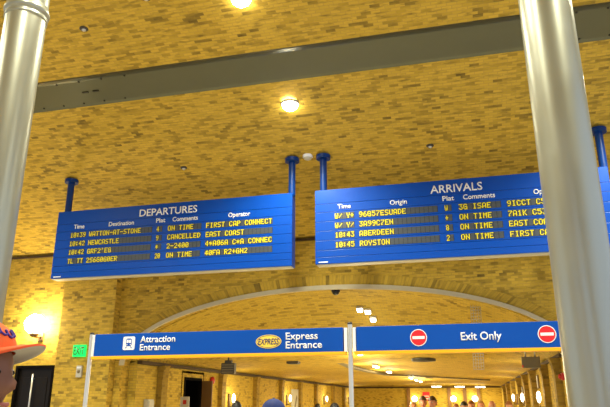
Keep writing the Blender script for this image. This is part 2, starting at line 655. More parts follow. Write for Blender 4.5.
# doorway: dark alcove, half open brown leaf
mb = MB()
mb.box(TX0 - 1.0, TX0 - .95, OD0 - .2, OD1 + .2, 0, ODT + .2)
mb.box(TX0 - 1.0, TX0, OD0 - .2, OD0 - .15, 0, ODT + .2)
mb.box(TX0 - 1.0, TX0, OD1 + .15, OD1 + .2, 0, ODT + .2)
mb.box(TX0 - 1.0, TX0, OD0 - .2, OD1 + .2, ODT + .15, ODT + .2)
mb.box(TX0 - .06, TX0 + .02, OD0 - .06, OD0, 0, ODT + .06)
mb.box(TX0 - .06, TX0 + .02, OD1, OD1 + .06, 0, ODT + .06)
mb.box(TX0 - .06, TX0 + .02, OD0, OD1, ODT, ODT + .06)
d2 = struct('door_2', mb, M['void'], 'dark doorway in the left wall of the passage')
mb = MB()
mb.box(TX0 - .02, TX0 + .28, OD1 + .07, OD1 + .12, 0, ODT, bev=.005)
d2l = mb.build('door_leaf', M['brown_door'], d2)
mb = MB()
mb.tube([(TX0 + .22, OD1 + .03, 1.0), (TX0 + .22, OD1 + .03, 1.16)], .012, 8)
mb.build('handle', M['chrome'], d2l)


# pilasters with flared heads
def pilaster(side, y, label):
    b = MB()
    x = TX0 if side < 0 else TX1
    s = 1 if side < 0 else -1
    w, d = .26, .12
    prof = [(0, 0), (d, 0), (d, TZ - .45)]
    for k in range(1, 7):
        t = PI / 2 * k / 6
        prof.append((d + (.05 if side < 0 else .08) * (1 - math.cos(t)), TZ - .45 + .40 * math.sin(t)))
    prof.append((0, TZ - .05))
    pts0 = [(x + s * p, y - w / 2, z) for p, z in prof]
    pts1 = [(x + s * p, y + w / 2, z) for p, z in prof]
    b.face(pts0)
    b.face(pts1[::-1])
    for k in range(len(prof)):
        j = (k + 1) % len(prof)
        b.face([pts0[k], pts1[k], pts1[j], pts0[j]])
    return b


k = 6
for y in (12.5, 15.9, 18.7, 21.4, 23.9, 26.5, 29.9, 32.6):
    o = struct('trim_%d' % k, pilaster(-1, y, ''), M['brick_shaded'])
    k += 1
for y in (12.0, 14.0, 16.6, 19.0, 21.6, 24.6, 28.0, 31.6):
    o = struct('trim_%d' % k, pilaster(1, y, ''), M['brick_shaded'])
    k += 1
for x in (-3.38, -1.19, -.37, .35):
    mb = MB()
    mb.box(x - .09, x + .09, TB - .12, TB + .01, 0, TZ - .04)
    struct('trim_%d' % k, mb, M['brown_door'])
    k += 1

# ------------------------------------------------------------------ large objects: columns
CY = 4.0


def column(x, label):
    t = thing('steel_column', (x, CY, 0), label, 'column', 'grey columns of the hall')
    r = .172
    b = MB()
    b.lathe([(r, 0), (r, vz(CY) + .02)], x, CY, 0, 48)
    b.build('shaft', M['column'], t)
    b = MB()
    zc = 4.985
    pr = [(r, -.085), (r + .009, -.08), (r + .009, -.06), (r + .004, -.055), (r + .006, -.03)]
    pr += [(r + .010 + .012 * math.sin(PI * q / 8), -.03 + .06 * q / 8) for q in range(9)]
    pr += [(r + .006, .03), (r + .006, .06), (r, .065)]
    b.lathe(pr, x, CY, zc, 48)
    b.build('collar', M['column'], t)
    b = MB()
    b.lathe([(r + .1, 0), (r + .1, .05), (r + .04, .09), (r + .02, .16), (r, .2)], x, CY, 0, 40)
    b.build('base', M['column'], t)
    b = MB()
    b.lathe([(r, -.35), (r + .03, -.3), (r + .05, -.12), (r + .16, -.06), (r + .16, .05)], x, CY, vz(CY), 40)
    b.build('capital', M['column'], t)
    return t


column(.704, 'thick round grey steel column in front of the arrivals board, hiding its end')
column(-3.62, 'thick round grey steel column with a ringed collar, left of the departures board')

# ------------------------------------------------------------------ flap boards
FONT = dict(zip('0123456789:ABCDEFGHIJKLMNOPRSTUVWXY+-/\'*', [bytes.fromhex(h) for h in (
    '3E5149453E', '00427F4000', '4261514946', '2141454B31', '1814127F10', '2745454539', '3C4A494930', '0171090503', '3649494936', '064949291E',
    '0036360000', '7E1111117E', '7F49494936', '3E41414122', '7F4141221C', '7F49494941', '7F09090901', '3E4149497A', '7F0808087F', '00417F4100', '2040413F01',
    '7F08142241', '7F40404040', '7F020C027F', '7F0408107F', '3E4141413E', '7F09090906', '7F09192946', '4649494931', '01017F0101', '3F4040403F', '1F2040201F',
    '3F4038403F', '6314081463', '0708700807', '08083E0808', '0808080808', '2010080402', '0005030000', '14083E0814')]))
YB = 9.2
BW, BT, BB, BD = 4.362, 4.904, 3.690, .20
COLS = [('time', .302, 5, .0622), ('place', .672, 18, .0674), ('platform', 1.972, 2, .052), ('comment', 2.180, 9, .0680), ('operator', 2.876, 17, .0683)]
ROWZ = [4.408, 4.252, 4.098, 3.940]


def flap_board(name, x0, title, tx0, tx1, place_head, ph, rows, label, shift):
    t = thing(name, (x0 + BW / 2, YB, BB), label, 'information board', 'hanging train information boards')
    b = MB()
    b.box(x0, x0 + BW, YB + .02, YB + BD, BB, BT, bev=.006)
    b.build('cabinet', M['blue'], t)
    # front made of stacked panels with thin seams, plus one upright joint
    b = MB()
    edges = [BB, 3.795, 3.905, 4.060, 4.215, 4.370, 4.525, 4.665, BT]
    for z0, z1 in zip(edges[:-1], edges[1:]):
        b.box(x0, x0 + BW, YB, YB + .021, z0 + .002, z1 - .002, bev=.003)
    b.build('front_panel', M['blue'], t)
    b = MB()
    b.box(x0 + .02, x0 + BW - .02, YB + .02, YB + BD - .01, BB - .012, BB + .001)
    b.build('underside_tray', M['light_grey'], t)['label'] = 'pale metal underside'
    b = MB()
    b.box(x0 + .055, x0 + .20, YB - .004, YB + .002, BB + .020, BB + .036)
    b.build('maker_plate', M['white'], t)['label'] = 'small white strip in the lower corner'
    Y = YB - .002
    text_obj('title', title, tx0, tx1, 4.700, .122, Y, M['white'], t, bold=.012)
    for body, a, c in (('Time', x0 + .352 + shift * .35, x0 + .562 + shift * .35), (place_head, x0 + ph[0], x0 + ph[1]), ('Plat', x0 + 1.950 + shift, x0 + 2.122 + shift), ('Comments', x0 + 2.255 + shift, x0 + 2.718 + shift), ('Operator', x0 + 3.264 + shift, x0 + 3.649 + shift)):
        text_obj('heading', body, a, c, 4.566, .074, Y, M['white'], t, bold=.014)
    dw, dh = .0106, .0122
    for ri, rz in enumerate(ROWZ):
        for ci, (cn, dx, ncell, pitch) in enumerate(COLS):
            txt = rows[ri][ci].ljust(ncell)[:ncell]
            bc = MB()
            for q, ch in enumerate(txt):
                cx0 = x0 + dx + shift * (.4, .7, 1, 1, 1)[ci] + q * pitch
                if ch != ':' or True:
                    bc.box(cx0, cx0 + pitch * .86, YB - .004, YB + .003, rz - .008, rz + .094)
                    bc.box(cx0 + pitch * .86, cx0 + pitch, YB - .002, YB + .003, rz - .008, rz + .094, mi=1)
                g = FONT.get(ch)
                if g:
                    px = pitch * .86 / 5.4
                    for cc in range(5):
                        for rr in range(7):
                            if g[cc] >> rr & 1:
                                xx = cx0 + px * (.2 + cc)
                                zz = rz + .085 - rr * dh
                                bc.box(xx - px * .06, xx + px * 1.06, YB - .0065, YB - .0035, zz - dh, zz, mi=2)
            bc.build('display_window', [M['cell'], M['cell_edge'], M['yellow_dot']], t)
    # hangers
    for hx in (x0 + .123, x0 + BW - .03):
        hy = YB + .06 if False else YB - .005
        b = MB()
        hy = YB + .09
        b.lathe([(.058, BT - .03), (.058, vz(hy) - .02)], hx, hy, 0, 24)
        hp = b.build('hanger_pole', M['pole_blue'], t)
        b = MB()
        b.lathe([(0, -.035), (.118, -.035), (.118, .03)], hx, hy, vz(hy) - .035, 28, smooth=False)
        b.build('flange', M['pole_blue'], hp)
    return t


flap_board('departures_board', -6.952, 'DEPARTURES', -5.330, -4.256, 'Destination', (1.043, 1.529), [
    ['10:39', 'WATTON-AT-STONE', '4', 'ON TIME', 'FIRST CAP CONNECT'],
    ['10:42', 'NEWCASTLE', '9', 'CANCELLED', 'EAST COAST'],
    ['10:42', "GRF2'EG", '*', '2-2400', '4*A06A C*A CONNEC6'],
    ['TL TT', '2S6G0G0ER', '20', 'ON TIME', '40FA R2+GN2']],
    'long blue hanging board headed DEPARTURES with yellow flap lettering', 0)
flap_board('arrivals_board', -2.207, 'ARRIVALS', -.381, .391, 'Origin', (1.197, 1.461), [
    ['W/ Y+', '96G57ESUADE', 'W', '3G ISAE', '9ICCT C53'],
    ['W/ Y/', '3A99C7EN', '+', 'ON TIME', '7A1K C53'],
    ['10:43', 'ABERDEEN', '8', 'ON TIME', 'EAST COAST'],
    ['10:45', 'ROYSTON', '2', 'ON TIME', 'FIRST CAP CONNECT']],
    'long blue hanging board headed ARRIVALS, its far end behind a grey column', .05)

# ------------------------------------------------------------------ entrance signs and posts
YS = 7.2
SZ1, SZ0 = 2.482, 2.205


def sign_band(name, x0, x1, label):
    t = thing(name, ((x0 + x1) / 2, YS, SZ0), label, 'sign', 'blue overhead entrance signs')
    b = MB()
    b.box(x0, x1, YS, YS + .09, SZ0, SZ1, bev=.004)
    b.build('panel', M['sign_blue'], t)
    b = MB()
    b.box(x0 - .03, x1 + .03, YS - .004, YS + .094, SZ0 - .036, SZ0, bev=.003)
    b.build('edge_strip', M['orange_strip'], t)['label'] = 'amber strip along the bottom edge'
    for xa in (x0 - .045, x1 + .012):
        b = MB()
        b.box(xa, xa + .036, YS + .015, YS + .075, SZ0 - .001, SZ1 - .005, bev=.003)
        b.build('end_plate', M['white'], t)
    return t


sa = sign_band('entrance_sign', -4.66, -1.405, 'blue overhead sign reading Attraction Entrance and Express Entrance')
se = sign_band('exit_only_sign', -1.245, 1.28, 'blue overhead sign reading Exit Only between two no-entry discs')
Y = YS - .001
text_obj('lettering', 'Attraction', -4.008, -3.527, 2.366, .075, Y, M['white'], sa, bold=.012)
text_obj('lettering', 'Entrance', -4.006, -3.591, 2.267, .075, Y, M['white'], sa, bold=.012)
text_obj('lettering', 'Express', -2.094, -1.703, 2.356, .079, Y, M['white'], sa, bold=.012)
text_obj('lettering', 'Entrance', -2.093, -1.653, 2.253, .079, Y, M['white'], sa, bold=.012)
text_obj('lettering', 'Exit Only', -.07, .362, 2.302, .084, Y, M['white'], se, bold=.012)


def rrect(x0, x1, z0, z1, r, n=5):
    pts = []
    for cx, cz, a0 in ((x1 - r, z1 - r, 0), (x0 + r, z1 - r, 90), (x0 + r, z0 + r, 180), (x1 - r, z0 + r, 270)):
        for k in range(n + 1):
            a = math.radians(a0 + 90 * k / n)
            pts.append((cx + r * math.cos(a), cz + r * math.sin(a)))
    return pts


def ell(cx, cz, rx, rz, n=40):
    return [(cx + rx * math.cos(2 * PI * k / n), cz + rz * math.sin(2 * PI * k / n)) for k in range(n)]


# train pictogram
b = MB()
b.prism(rrect(-4.247, -4.083, 2.276, 2.442, .02), YS - .005, YS + .001)
ic = b.build('train_icon', M['white'], sa)
b = MB()
b.prism(rrect(-4.205, -4.125, 2.322, 2.418, .024), YS - .007, YS - .004)
b.prism([(-4.200, 2.318), (-4.188, 2.318), (-4.200, 2.296), (-4.214, 2.296)], YS - .007, YS - .004)
b.prism([(-4.142, 2.318), (-4.130, 2.318), (-4.116, 2.296), (-4.130, 2.296)], YS - .007, YS - .004)
tr = b.build('train', M['sign_blue'], ic)
b = MB()
b.prism(rrect(-4.196, -4.169, 2.363, 2.402, .006), YS - .009, YS - .006)
b.prism(rrect(-4.161, -4.134, 2.363, 2.402, .006), YS - .009, YS - .006)
b.prism(ell(-4.190, 2.342, .007, .007, 10), YS - .009, YS - .006)
b.prism(ell(-4.140, 2.342, .007, .007, 10), YS - .009, YS - .006)
b.build('train_windows', M['white'], ic)
# express badge
b = MB()
b.prism(ell(-2.308, 2.338, .160, .080), YS - .005, YS + .001)
bd = b.build('express_badge', M['yellow_badge'], sa)
b = MB()
o_, i_ = ell(-2.308, 2.338, .150, .072), ell(-2.308, 2.338, .143, .066)
for k in range(40):
    j = (k + 1) % 40
    b.face([(o_[k][0], YS - .006, o_[k][1]), (o_[j][0], YS - .006, o_[j][1]), (i_[j][0], YS - .006, i_[j][1]), (i_[k][0], YS - .006, i_[k][1])])
b.build('badge_outline', M['navy'], bd)
text_obj('badge_lettering', 'EXPRESS', -2.440, -2.176, 2.303, .068, YS - .005, M['navy'], bd, shear=.22, bold=.01)
# no-entry discs
for cx, cz, r in ((-.534, 2.341, .094), (.832, 2.345, .094)):
    b = MB()
    b.prism(ell(cx, cz, r, r), YS - .004, YS + .001)
    ne = b.build('no_entry_disc', M['white'], se)
    b = MB()
    b.prism(ell(cx, cz, r - .009, r - .009), YS - .006, YS - .003)
    b.build('red_field', M['red'], ne)
    b = MB()
    b.prism(rrect(cx - .068, cx + .068, cz - .016, cz + .016, .004, 2), YS - .008, YS - .005)
    b.build('white_bar', M['white'], ne)


def post(x, label, top):
    t = thing('sign_post', (x, YS + .045, 0), label, 'post', 'steel posts of the entrance signs')
    b = MB()
    b.lathe([(.027, .02), (.027, top)], x, YS + .045, 0, 20)
    b.build('pole', M['chrome'], t)
    b = MB()
    b.lathe([(.029, -.004), (.029, .014), (.02, .022), (0, .024)], x, YS + .045, top, 20)
    b.build('cap', M['black'], t)
    b = MB()
    b.lathe([(0, 0), (.13, 0), (.13, .012), (.05, .022), (.034, .06), (.027, .062)], x, YS + .045, 0, 28)
    b.build('base_plate', M['chrome'], t)


post(-4.735, 'thin steel post at the outer end of the Attraction Entrance sign', 2.49)
post(-1.325, 'thin steel post between the two blue entrance signs', 2.52)
post(1.355, 'thin steel post at the end of the Exit Only sign, behind the column', 2.49)

# ------------------------------------------------------------------ fittings of the hall
# globe lamp
t = thing('globe_lamp', (-8.33, YW, 2.96), 'lit white globe wall lamp on a bronze bracket above the dark door', 'lamp')
gx, gy, gz = -8.50, 10.955, 3.154
b = MB()
b.lathe([(.2 * math.sin(PI * q / 16), -.2 * math.cos(PI * q / 16)) for q in range(17)], gx, gy, gz, 28)
b.build('globe', M['globe'], t)
b = MB()
b.lathe([(0, -.075), (.05, -.07), (.085, -.03), (.095, .02), (.07, .03)], gx, gy, gz - .19, 20)
b.build('cup', M['bronze'], t)
b = MB()
b.tube([(gx, gy, gz - .225), (gx, gy + .12, gz - .245), (gx, YW, gz - .235)], .022, 10)
b.build('arm', M['bronze'], t)
b = MB()
b.box(gx - .06, gx + .06, YW - .03, YW, gz - .33, gz - .14, bev=.008)
b.build('wall_plate', M['bronze'], t)
# exit sign
t = thing('exit_sign', (-7.45, YP, 2.49), 'small green lit EXIT sign on the brick pier beside the steel post', 'sign')
b = MB()
b.box(-7.555, -7.28, YP - .05, YP, 2.495, 2.722, bev=.006)
b.build('housing', M['exit'], t)
text_obj('lettering', 'EXIT', -7.535, -7.30, 2.535, .145, YP - .05, M['exit_ink'], t, bold=.01)
t = thing('call_point', (-7.42, YP, 2.10), 'small pale wall box below the green exit sign', 'wall box')
b = MB()
b.box(-7.435, -7.315, YP - .05, YP, 2.105, 2.325, bev=.008)
b.build('case', M['light_grey'], t)
b = MB()
b.lathe([(.032, 0), (.032, -.012), (0, -.014)], -7.375, YP - .05, 2.215, 16, axis='Y')
b.build('button', M['grey_box'], t)
b = MB()
b.box(-7.42, -7.33, YP - .053, YP - .049, 2.27, 2.305)
b.build('label_plate', M['white'], t)


# downlights
def downlight(x, y, label):
    t = thing('ceiling_downlight', (x, y, vz(y)), label, 'ceiling light', 'downlights in the brick vault')
    b = MB()
    b.lathe([(.14, .02), (.14, -.010), (.128, -.018), (.122, -.012)], x, y, vz(y), 28)
    b.build('trim_ring', M['light_grey'], t)
    b = MB()
    b.lathe([(.126, -.005), (.112, -.05), (.07, -.09), (0, -.105)], x, y, vz(y), 24)
    b.build('lens', M['lens'], t)
    d = bpy.data.lights.new('downlight', 'SPOT')
    d.energy = 300
    d.spot_size = math.radians(140)
    d.spot_blend = .6
    d.color = (1, .97, .74)
    d.shadow_soft_size = .09
    o = bpy.data.objects.new('downlight', d)
    C.objects.link(o)
    o.parent = t
    o.location = (0, 0, -.14)


downlight(-2.338, 8.148, 'bright round downlight in the vault between the steel band and the boards')
downlight(-2.43, 6.20, 'bright round downlight in the vault above the steel band, at the picture edge')


def sprinkler(x, y, label):
    z = vz(y)
    t = thing('sprinkler_head', (x, y, z), label, 'sprinkler', 'sprinkler heads in the vault')
    b = MB()
    b.lathe([(.06, .01), (.06, -.006), (.045, -.012), (0, -.013)], x, y, z, 18)
    b.build('escutcheon', M['dark_grey'], t)
    b = MB()
    b.lathe([(.03, -.008), (.028, -.022), (.016, -.034), (0, -.037)], x, y, z, 14)
    b.build('nozzle', M['chrome'], t)


sprinkler(-4.715, 6.277, 'small chrome sprinkler head in the vault above the steel band')
sprinkler(-4.582, 9.269, 'small sprinkler head in the vault over the DEPARTURES heading')
sprinkler(-.344, 9.312, 'small sprinkler head in the vault over the ARRIVALS heading')
sprinkler(-3.62, 5.96, 'small sprinkler head in the vault at the picture top edge')

x, y = -2.347, 9.28
z = vz(y)
t = thing('smoke_detector', (x, y, z), 'small round white smoke detector in the vault between two blue flanges', 'smoke detector')
b = MB()
b.lathe([(.085, .02), (.085, -.018), (.07, -.028)], x, y, z, 24)
b.build('base', M['white'], t)
b = MB()
b.lathe([(.065, -.02), (.06, -.05), (.035, -.062), (0, -.064)], x, y, z, 24)
b.build('sensor_head', M['light_grey'], t)

# dome camera under the arch crown
x, y = -2.33, 11.34
z = AZ + AB
t = thing('dome_camera', (x, y, z), 'small black dome camera under the crown of the arch', 'camera')
b = MB()
b.lathe([(.07, .005), (.07, -.03), (.085, -.035), (.085, -.06)], x, y, z, 20)
b.build('mount', M['black'], t)
b = MB()
b.lathe([(.072, -.058), (.068, -.09), (.045, -.118), (0, -.13)], x, y, z, 20)
b.build('dome', M['black'], t)

# ------------------------------------------------------------------ fittings of the passage
PCOL = (1, .88, .54)
SC = [(-1, 16.55, 1.74), (-1, 22.2, 1.77), (-1, 28.2, 1.78), (-1, 34.1, 1.79), (1, 14.75, 1.75), (1, 19.5, 1.77), (1, 23.7, 1.79)]
SL = ['lit wall lamp on the left passage wall, the one nearest the arch', 'lit wall lamp on the left passage wall beside the pale poster',
      'third lit wall lamp along the left passage wall', 'last lit wall lamp on the left passage wall, behind the steel post',
      'lit wall lamp on the right passage wall under the framed notice', 'middle lit wall lamp of three on the right passage wall',
      'lit wall lamp on the right passage wall, farthest from the arch']
for (s, y, z), lb in zip(SC, SL):
    xw = TX0 if s < 0 else TX1
    k = 1 if s < 0 else -1
    t = thing('wall_sconce', (xw, y, z), lb, 'wall lamp', 'wall lamps of the passage')
    b = MB()
    b.box(min(xw, xw + k * .04), max(xw, xw + k * .04), y - .06, y + .06, z - .24, z + .12, bev=.006)
    b.build('back_plate', M['bronze'], t)
    b = MB()
    xc = xw + k * .15
    b.lathe([(.042 * math.sin(PI * q / 12), -.12 * math.cos(PI * q / 12)) for q in range(13)], xc, y, z, 20)
    b.build('shade', M['sconce'], t)
    b = MB()
    b.tube([(xw + k * .02, y, z - .2), (xw + k * .13, y, z - .215), (xc, y, z - .15)], .014, 8)
    b.build('arm', M['bronze'], t)
    d = bpy.data.lights.new('sconce_light', 'POINT')
    d.energy = 9
    d.color = PCOL
    d.shadow_soft_size = .12
    o = bpy.data.objects.new('sconce_light', d)
    C.objects.link(o)
    o.parent = t
    o.location = (k * .42, 0, .1)
EL = ['lit round lamp on the end wall beside the red notice', 'lit round lamp on the end wall, the middle one', 'lit round lamp on the end wall near its corner']
for x, lb in zip((-3.05, -.98, .14), EL):
    z = 1.81
    t = thing('globe_sconce', (x, TB, z), lb, 'wall lamp', 'round lamps of the passage end wall')
    b = MB()
    b.lathe([(.15 * math.sin(PI * q / 12), -.15 * math.cos(PI * q / 12)) for q in range(13)], x, TB - .2, z, 18)
    b.build('globe', M['sconce'], t)
    b = MB()
    b.box(x - .05, x + .05, TB - .2, TB, z - .19, z - .14)
    b.build('bracket', M['bronze'], t)
    d = bpy.data.lights.new('globe_light', 'POINT')
    d.energy = 5
    d.color = PCOL
    d.shadow_soft_size = .15
    o = bpy.data.objects.new('globe_light', d)
    C.objects.link(o)
    o.parent = t
    o.location = (0, -.5, 0)

# strip lights under the passage vault
LT = [(-2.305, 13.6, 0), (-2.285, 16.0, 0), (-2.33, 19.0, 0), (-2.14, 24.0, 0), (-2.16, 26.5, 0), (-2.12, 28.4, 0), (-1.77, 34.5, 1), (-.58, 34.5, 1), (.44, 34.5, 1)]
LL = ['strip light on the passage vault, first of the row and next to the steel post', 'strip light on the passage vault, second of the row', 'strip light on the passage vault, third of the row',
      'strip light on the passage vault, fourth of the row', 'strip light on the passage vault, fifth of the row', 'strip light on the passage vault, sixth of the row',
      'strip light across the far end of the passage vault, above the red notice', 'strip light across the far end of the passage vault, middle one of three',
      'strip light across the far end of the passage vault, nearest the right wall']


def strip(x, y, z, across, lb, L=.45, power=40, tilt=0.0):
    t = thing('strip_light', (x, y, z), lb, 'ceiling light', 'strip lights of the passage')
    hx, hy = (L / 2, .045) if across else (.05, L / 2)
    b = MB()
    b.box(-hx - .015, hx + .015, -hy - .015, hy + .015, -.028, .04)
    ob = b.build('fitting', M['light_grey'])
    ob.parent = t
    b = MB()
    b.box(-hx, hx, -hy, hy, -.06, -.027, bev=.012)
    ob = b.build('diffuser', M['tube'])
    ob.parent = t
    t.rotation_euler = (tilt, 0, 0)
    if power:
        d = bpy.data.lights.new('strip_glow', 'AREA')
        d.shape = 'RECTANGLE'
        d.size, d.size_y = 2 * hx, 2 * hy
        d.energy = power
        d.color = PCOL
        o = bpy.data.objects.new('strip_glow', d)
        C.objects.link(o)
        o.parent = t
        o.location = (0, 0, -.07)
        d = bpy.data.lights.new('strip_spill', 'POINT')
        d.energy = power * .5
        d.color = PCOL
        d.shadow_soft_size = .12
        o = bpy.data.objects.new('strip_spill', d)
        C.objects.link(o)
        o.parent = t
        o.location = (0, 0, -.30)


for (x, y, a), lb in zip(LT, LL):
    strip(x, y, tz(x, y) - (.10 if a else .03), a, lb, .5, 20 if a else 70)
for (x, y), lb in zip(((-2.02, 12.18), (-1.87, 12.24), (-1.80, 12.45)), ('small strip light under the arch crown, above the steel post', 'small strip light under the arch crown, middle of the short row', 'small strip light under the arch crown, lowest of the short row')):
    sl = (crown(y + .05) - crown(y - .05)) / .1
    strip(x, y, tz(x, y) - .02, 1, lb, .10, 0, math.atan(sl))

# cable tray running under the vault
mb = MB()
pts = [(-3.25, 13.4, 0), (-3.0, 16.5, 0), (-2.95, 18.5, 0), (-2.7, 21.4, 0), (-1.57, 23.0, 0), (.67, 26.2, 0)]
pts = [Vector((x, y, tz(x, y) - .07)) for x, y, _ in pts]
for a, c in zip(pts[:-1], pts[1:]):
    d = (c - a)
    s = Vector((d.y, -d.x, 0)).normalized() * .09
    u = Vector((0, 0, .05))
    P = [a - s, a + s, c + s, c - s]
    mb.face(P)
    mb.face([p + u for p in P][::-1])
    for i in range(4):
        j = (i + 1) % 4
        mb.face([P[j], P[i], P[i] + u, P[j] + u])
tag(mb.build('cable_tray', M['grey_box']), 'grey cable tray bending across the passage vault', 'cable tray')

# hanging box, left and right
t = thing('hanging_box', (-5.0, 12.8, 2.2), 'dark box hung from the left side of the passage vault', 'hanging box')
b = MB()
b.box(-5.14, -4.84, 12.75, 12.87, 2.215, 2.44, bev=.008)
b.build('case', M['dark_grey'], t)
b = MB()
b.box(-5.07, -4.92, 12.77, 12.85, 2.43, 2.50)
b.tube([(-5.0, 12.81, 2.49), (-5.0, 12.81, tz(-5, 12.81) + .01)], .018, 8)
b.build('bracket', M['dark_grey'], t)
b = MB()
for q in range(4):
    b.box(-5.12, -4.86, 12.742, 12.752, 2.24 + .05 * q, 2.265 + .05 * q)
b.build('grille', M['grey_box'], t)
t = thing('hanging_sign_box', (1.1, 12.5, 2.24), 'grey sign box hung from the right side of the passage vault', 'hanging box')
b = MB()
b.box(.945, 1.27, 12.46, 12.54, 2.25, 2.45, bev=.006)
b.build('case', M['grey_box'], t)
b = MB()
b.box(.943, .965, 12.455, 12.462, 2.26, 2.30)
b.build('indicator', M['red'], t)
b = MB()
b.tube([(1.02, 12.5, 2.44), (1.02, 12.5, tz(1.02, 12.5) + .01)], .012, 8)
b.tube([(1.19, 12.5, 2.44), (1.19, 12.5, tz(1.19, 12.5) + .01)], .012, 8)
b.build('hanger', M['chrome'], t)

# lattice hanging behind the exit-only sign
ly = 11.75
ltop = tz(.2, ly)
t = thing('wire_lattice', (.19, ly, ltop), 'narrow pale wire lattice hanging in the arch behind the words Exit Only', 'lattice')
b = MB()
for q in range(5):
    xx = .10 + .044 * q
    b.tube([(xx, ly, ltop + .01), (xx - .035, ly, 2.20)], .006, 6)
b.build('upright_wires', M['light_grey'], t)
b = MB()
nz_ = int((ltop - 2.2) / .055)
for q in range(nz_ + 1):
    zz = 2.2 + .055 * q
    sh = -.035 * (ltop - zz) / (ltop - 2.2)
    b.tube([(.10 + sh, ly, zz), (.276 + sh, ly, zz)], .006, 6)
b.build('cross_wires', M['light_grey'], t)

# round vent and small vents
x, y = -.99, 14.5
b = MB()
b.lathe([(.02, 0), (.10, 0), (.10, -.015), (.16, -.005), (.21, -.02), (.27, -.01), (.27, .05)], x, y, tz(x, y) - .04, 28)
tag(b.build('ceiling_vent', M['dark_grey']), 'round dark vent on the passage vault below the no-entry disc', 'vent', 'vents in the passage vault')
for x, y, lb in ((-4.05, 14.6, 'small dark vent slot on the left of the passage vault'), (-1.5, 24.6, 'small dark vent slot far along the passage vault')):
    b = MB()
    b.box(x - .14, x + .14, y - .12, y + .12, tz(x, y) - .05, tz(x, y) + .06)
    b.box(x - .11, x + .11, y - .10, y + .10, tz(x, y) - .058, tz(x, y) - .05)
    tag(b.build('ceiling_vent', M['dark_grey']), lb, 'vent', 'vents in the passage vault')

# wall panels, notices, bell
t = thing('notice_stand', (-6.1, 13.1, 0), 'pale notice with a red mark on a stand before the dark doorway', 'notice')
b = MB()
b.box(-6.2, -5.99, 13.08, 13.11, 1.38, 1.76, bev=.006)
b.build('board', M['light_grey'], t)
b = MB()
b.box(-6.13, -6.05, 13.072, 13.081, 1.60, 1.69)
b.build('red_mark', M['red_dull'], t)
b = MB()
b.tube([(-6.095, 13.12, .02), (-6.095, 13.12, 1.5)], .018, 8)
b.lathe([(0, 0), (.16, 0), (.16, .02), (.02, .03)], -6.095, 13.12, 0, 20)
b.build('stand', M['dark_grey'], t)
t = thing('wall_cabinet', (TX0, 11.97, 1.45), 'small pale cabinet on the passage wall just inside the arch', 'cabinet')
b = MB()
b.box(TX0, TX0 + .10, 11.86, 12.10, 1.40, 1.70, bev=.006)
b.box(TX0 + .001, TX0 + .12, 11.88, 12.08, 1.43, 1.67, bev=.004)
b.build('case', M['light_grey'], t)
t = thing('alarm_bell', (TX0, 15.3, 2.1), 'small round red alarm bell beside the brown door leaf', 'alarm bell')
b = MB()
b.lathe([(.03, 0), (.03, .03), (.095, .035), (.095, .07), (.06, .10), (0, .11)], TX0, 15.25, 2.17, 20, axis='X')
b.build('gong', M['red_dull'], t)
t = thing('poster', (TX0, 23.8, 1.4), 'tall pale poster on the left passage wall beside a lit lamp', 'poster')
b = MB()
b.box(TX0, TX0 + .04, 22.85, 23.72, 1.25, 2.10, bev=.004)
b.build('frame', M['light_grey'], t)
b = MB()
b.prism([(23.1, 1.35), (23.25, 1.35), (23.55, 1.8), (23.42, 1.9)], TX0 + .041, TX0 + .044)
o = b.build('printed_figure', M['grey_box'])
for v in o.data.vertices:
    v.co = Vector((v.co.y, v.co.x, v.co.z))
o.parent = t
o.location = -Vector(t.location)
for y, z0, z1, lb, w in ((16.0, 1.95, 2.25, 'small framed notice above a lit lamp on the right passage wall', .30), (21.0, 1.55, 2.10, 'tall pale notice between two lit lamps on the right passage wall', .36)):
    t = thing('wall_notice', (TX1, y, z0), lb, 'notice')
    b = MB()
    b.box(TX1 - .03, TX1, y - w / 2, y + w / 2, z0, z1, bev=.003)
    b.build('frame', M['bronze'], t)
    b = MB()
    b.box(TX1 - .034, TX1 - .029, y - w / 2 + .03, y + w / 2 - .03, z0 + .02, z1 - .02)
    b.build('sheet', M['light_grey'], t)
t = thing('fire_alarm', (TX1, 12.25, 2.0), 'small red fire alarm high on the right passage wall near the column', 'fire alarm')
b = MB()
b.box(TX1 - .05, TX1, 11.56, 11.68, 2.0, 2.12, bev=.006)
b.lathe([(.04, 0), (.04, -.04), (0, -.05)], TX1 - .05, 11.62, 2.06, 14, axis='X')
b.build('case', M['red_dull'], t)
t = thing('red_notice', (-2.43, TB, 1.7), 'red notice on the passage end wall above the crowd', 'notice')
b = MB()
b.box(-2.62, -2.24, TB - .03, TB, 1.72, 2.17, bev=.004)
b.build('board', M['red'], t)
b = MB()
b.box(-2.57, -2.29, TB - .034, TB - .029, 1.78, 1.86)
b.box(-2.57, -2.29, TB - .034, TB - .029, 1.92, 1.98)
b.build('printed_lines', M['light_grey'], t)


